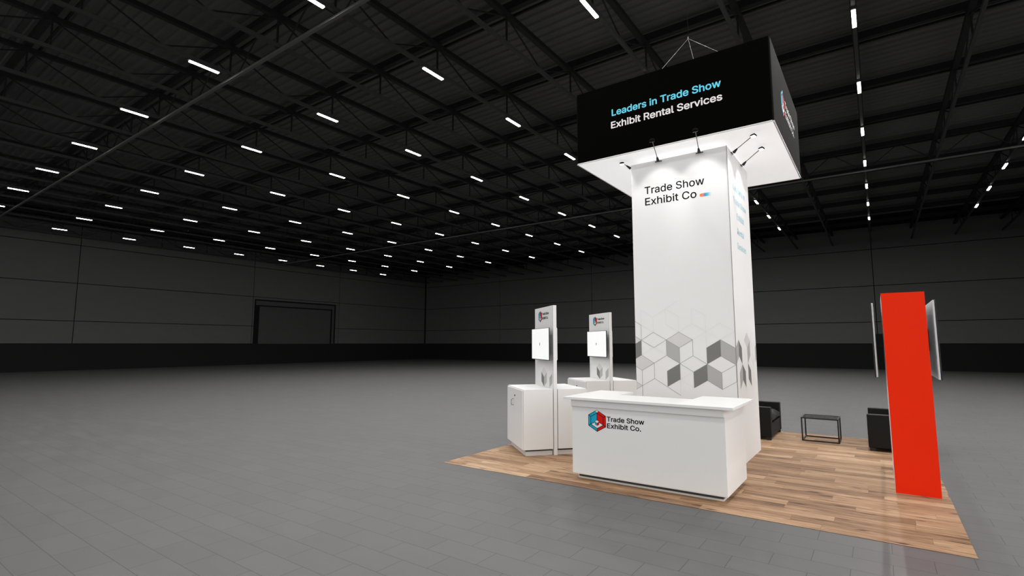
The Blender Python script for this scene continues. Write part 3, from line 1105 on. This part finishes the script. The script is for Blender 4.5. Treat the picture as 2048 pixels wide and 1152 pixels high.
un = Vector((-math.cos(0.7096), math.sin(0.7096), 0))
nn_ = Vector((math.sin(0.7096), math.cos(0.7096), 0))
for k, (o_, lab) in enumerate(((KO, 'at the mat corner'), (KO + Vector((-0.0607, 2.3288, 0)), 'beside the tower'))):
    c = o_ + un * 0.462 - nn_ * 0.117 + Vector((0, 0, 1.793))
    t = monitor(c, -0.7096, 0.99, 0.545, 'white lit screen with small play mark on the kiosk panel ' + lab)
    box('wall_bracket', -0.12, 0.12, 0.0182, 0.117 - HT - 0.0003, -0.1, 0.1, M['black_metal'], t)
    c = o_ + un * 0.545 + nn_ * 0.056 + Vector((0, 0, 1.793))
    t = monitor(c, PI - 0.7096, 0.99, 0.545, 'screen on the tower-facing side of the kiosk panel ' + lab, front=False, mark=False)
    box('wall_bracket', -0.12, 0.12, 0.0182, 0.056 - HT - 0.0003, -0.1, 0.1, M['black_metal'], t)

# ------------------------------------------------------------------ red display tower with two screens
rX0, rX1, rY0, rY1, rZ = 5.5835, 6.0170, 2.0042, 3.60, 2.432
rt = thing('red_display_tower', 'narrow red display tower standing at the edge of the plank floor', 'display tower', ((rX0 + rX1) / 2, (rY0 + rY1) / 2, 0))
rel(box('core', rX0 + 0.001, rX1 - 0.001, rY0 + 0.0045, rY1, 0, rZ - 0.0045, M['white'], rt), rt)
rel(box('red_front_panel', rX0, rX1, rY0, rY0 + 0.004, 0, rZ, M['red'], rt), rt)
rel(box('red_cap', rX0 + 0.001, rX1 - 0.001, rY0 + 0.0045, rY1, rZ - 0.004, rZ, M['red'], rt), rt)
wm = 1.40
t = monitor((6.105, 2.02 + wm / 2, 1.848), PI / 2, wm, 0.955, 'large flat screen on the outer side of the red tower', front=False, mark=False, dep=0.02, lit=False)
box('bezel', -wm / 2 - 0.004, wm / 2 + 0.004, -0.014, -0.0032, -0.955 / 2 - 0.004, 0.955 / 2 + 0.004, M['bezel'], t)
next(c for c in t.children if c.name.startswith('screen')).location.y = -0.0118
box('wall_bracket', 0.30, 0.60, 0.0205, 6.105 - rX1 - 0.0005, -0.15, 0.15, M['black_metal'], t)
t = monitor((5.475, 2.20 + wm / 2, 1.848), -PI / 2, wm, 0.955, 'large flat screen on the lounge side of the red tower', front=False, mark=False, dep=0.02, lit=False)
box('bezel', -wm / 2 - 0.004, wm / 2 + 0.004, -0.014, -0.0032, -0.955 / 2 - 0.004, 0.955 / 2 + 0.004, M['bezel'], t)
next(c for c in t.children if c.name.startswith('screen')).location.y = -0.0118
box('wall_bracket', -0.68, -0.64, 0.0205, rX0 - 5.475 - 0.0005, -0.10, 0.10, M['black_metal'], t)


# ------------------------------------------------------------------ lounge
def cushion_bm(x0, x1, y0, y1, z0, z1, puff=0.03, nx=8, ny=8):
    bm = new_bm()
    g = []
    for s in (1, -1):
        rows = []
        for i in range(nx + 1):
            row = []
            for j in range(ny + 1):
                u, v = i / nx * 2 - 1, j / ny * 2 - 1
                bulge = (1 - u ** 4) * (1 - v ** 4)
                edge = max(abs(u), abs(v)) ** 10
                z = (z1 if s > 0 else z0) + (puff * bulge if s > 0 else 0)
                zc = (z0 + z1) / 2
                z = z + (zc - z) * edge * 0.55
                row.append(bm.verts.new((x0 + (x1 - x0) * (u + 1) / 2, y0 + (y1 - y0) * (v + 1) / 2, z)))
            rows.append(row)
        for i in range(nx):
            for j in range(ny):
                bm.faces.new((rows[i][j], rows[i + 1][j], rows[i + 1][j + 1], rows[i][j + 1]))
        g.append(rows)
    a, b = g
    rim = [(i, 0) for i in range(nx)] + [(nx, j) for j in range(ny)] + [(i, ny) for i in range(nx, 0, -1)] + [(0, j) for j in range(ny, 0, -1)]
    for k in range(len(rim)):
        p, q = rim[k], rim[(k + 1) % len(rim)]
        bm.faces.new((a[p[0]][p[1]], a[q[0]][q[1]], b[q[0]][q[1]], b[p[0]][p[1]]))
    return bm


def loveseat(loc, rz, label):
    """faces local +x, width along y"""
    t = thing('loveseat', label, 'sofa', loc, rz, 'black lounge seats')
    W, Dp, at_, H = 1.22, 0.76, 0.14, 0.605
    box('base', -Dp / 2 + 0.005, Dp / 2 - 0.01, -W / 2 + at_ + 0.0005, W / 2 - at_ - 0.0005, 0.055, 0.30, M['leather'], t, 0.012)
    for s in (-1, 1):
        y0, y1 = (W / 2 - at_, W / 2) if s > 0 else (-W / 2, -W / 2 + at_)
        box('armrest', -Dp / 2, Dp / 2, y0, y1, 0.055, H, M['leather'], t, 0.014, seg=3)
    box('backrest', -Dp / 2, -Dp / 2 + 0.16, -W / 2 + at_ + 0.0005, W / 2 - at_ - 0.0005, 0.301, H, M['leather'], t, 0.014, seg=3)
    hw = (W - 2 * at_) / 2
    for s in (0, 1):
        y0 = -hw + s * hw + 0.004
        finish('seat_cushion', cushion_bm(-Dp / 2 + 0.165, Dp / 2 - 0.005, y0, y0 + hw - 0.008, 0.302, 0.45, 0.045), M['cushion'], t, smooth=True)
        bm = cushion_bm(0, 0.30, y0, y0 + hw - 0.008, 0, 0.13, 0.03)
        mtx = Matrix.Translation((-Dp / 2 + 0.168, 0, 0.60)) @ Matrix.Rotation(math.radians(82), 4, 'Y') @ Matrix.Translation((-0.12, 0, 0))
        bmesh.ops.transform(bm, matrix=mtx, verts=bm.verts[:])
    for sx in (-1, 1):
        for sy in (-1, 1):
            box('leg', sx * (Dp / 2 - 0.055) - 0.04, sx * (Dp / 2 - 0.055) + 0.04, sy * (W / 2 - 0.06) - 0.04, sy * (W / 2 - 0.06) + 0.04, 0, 0.0545, M['black_metal'], t)
    return t


loveseat((3.41, 5.46, 0), 0, 'black leather loveseat half hidden behind the white tower')
loveseat((5.66, 5.40, 0), PI, 'black leather loveseat half hidden behind the red tower')

tb = thing('coffee_table', 'black wire-frame coffee table with smoked glass top between the two loveseats', 'table', (4.545, 5.48, 0))
tx0, tx1, ty0, ty1, tz = -0.30, 0.30, -0.285, 0.285, 0.43
bw = 0.022
for sx in (tx0, tx1 - bw):
    for sy in (ty0, ty1 - bw):
        box('leg', sx, sx + bw, sy, sy + bw, 0, tz, M['black_metal'], tb)
for z0 in (0.0, tz - bw):
    for sy in (ty0, ty1 - bw):
        box('rail', tx0 + bw + 0.0003, tx1 - bw - 0.0003, sy, sy + bw, z0, z0 + bw, M['black_metal'], tb)
    for sx in (tx0, tx1 - bw):
        box('rail', sx, sx + bw, ty0 + bw + 0.0003, ty1 - bw - 0.0003, z0, z0 + bw, M['black_metal'], tb)
box('glass_top', tx0 + bw + 0.0003, tx1 - bw - 0.0003, ty0 + bw + 0.0003, ty1 - bw - 0.0003, tz - 0.010, tz - 0.002, M['glass'], tb)
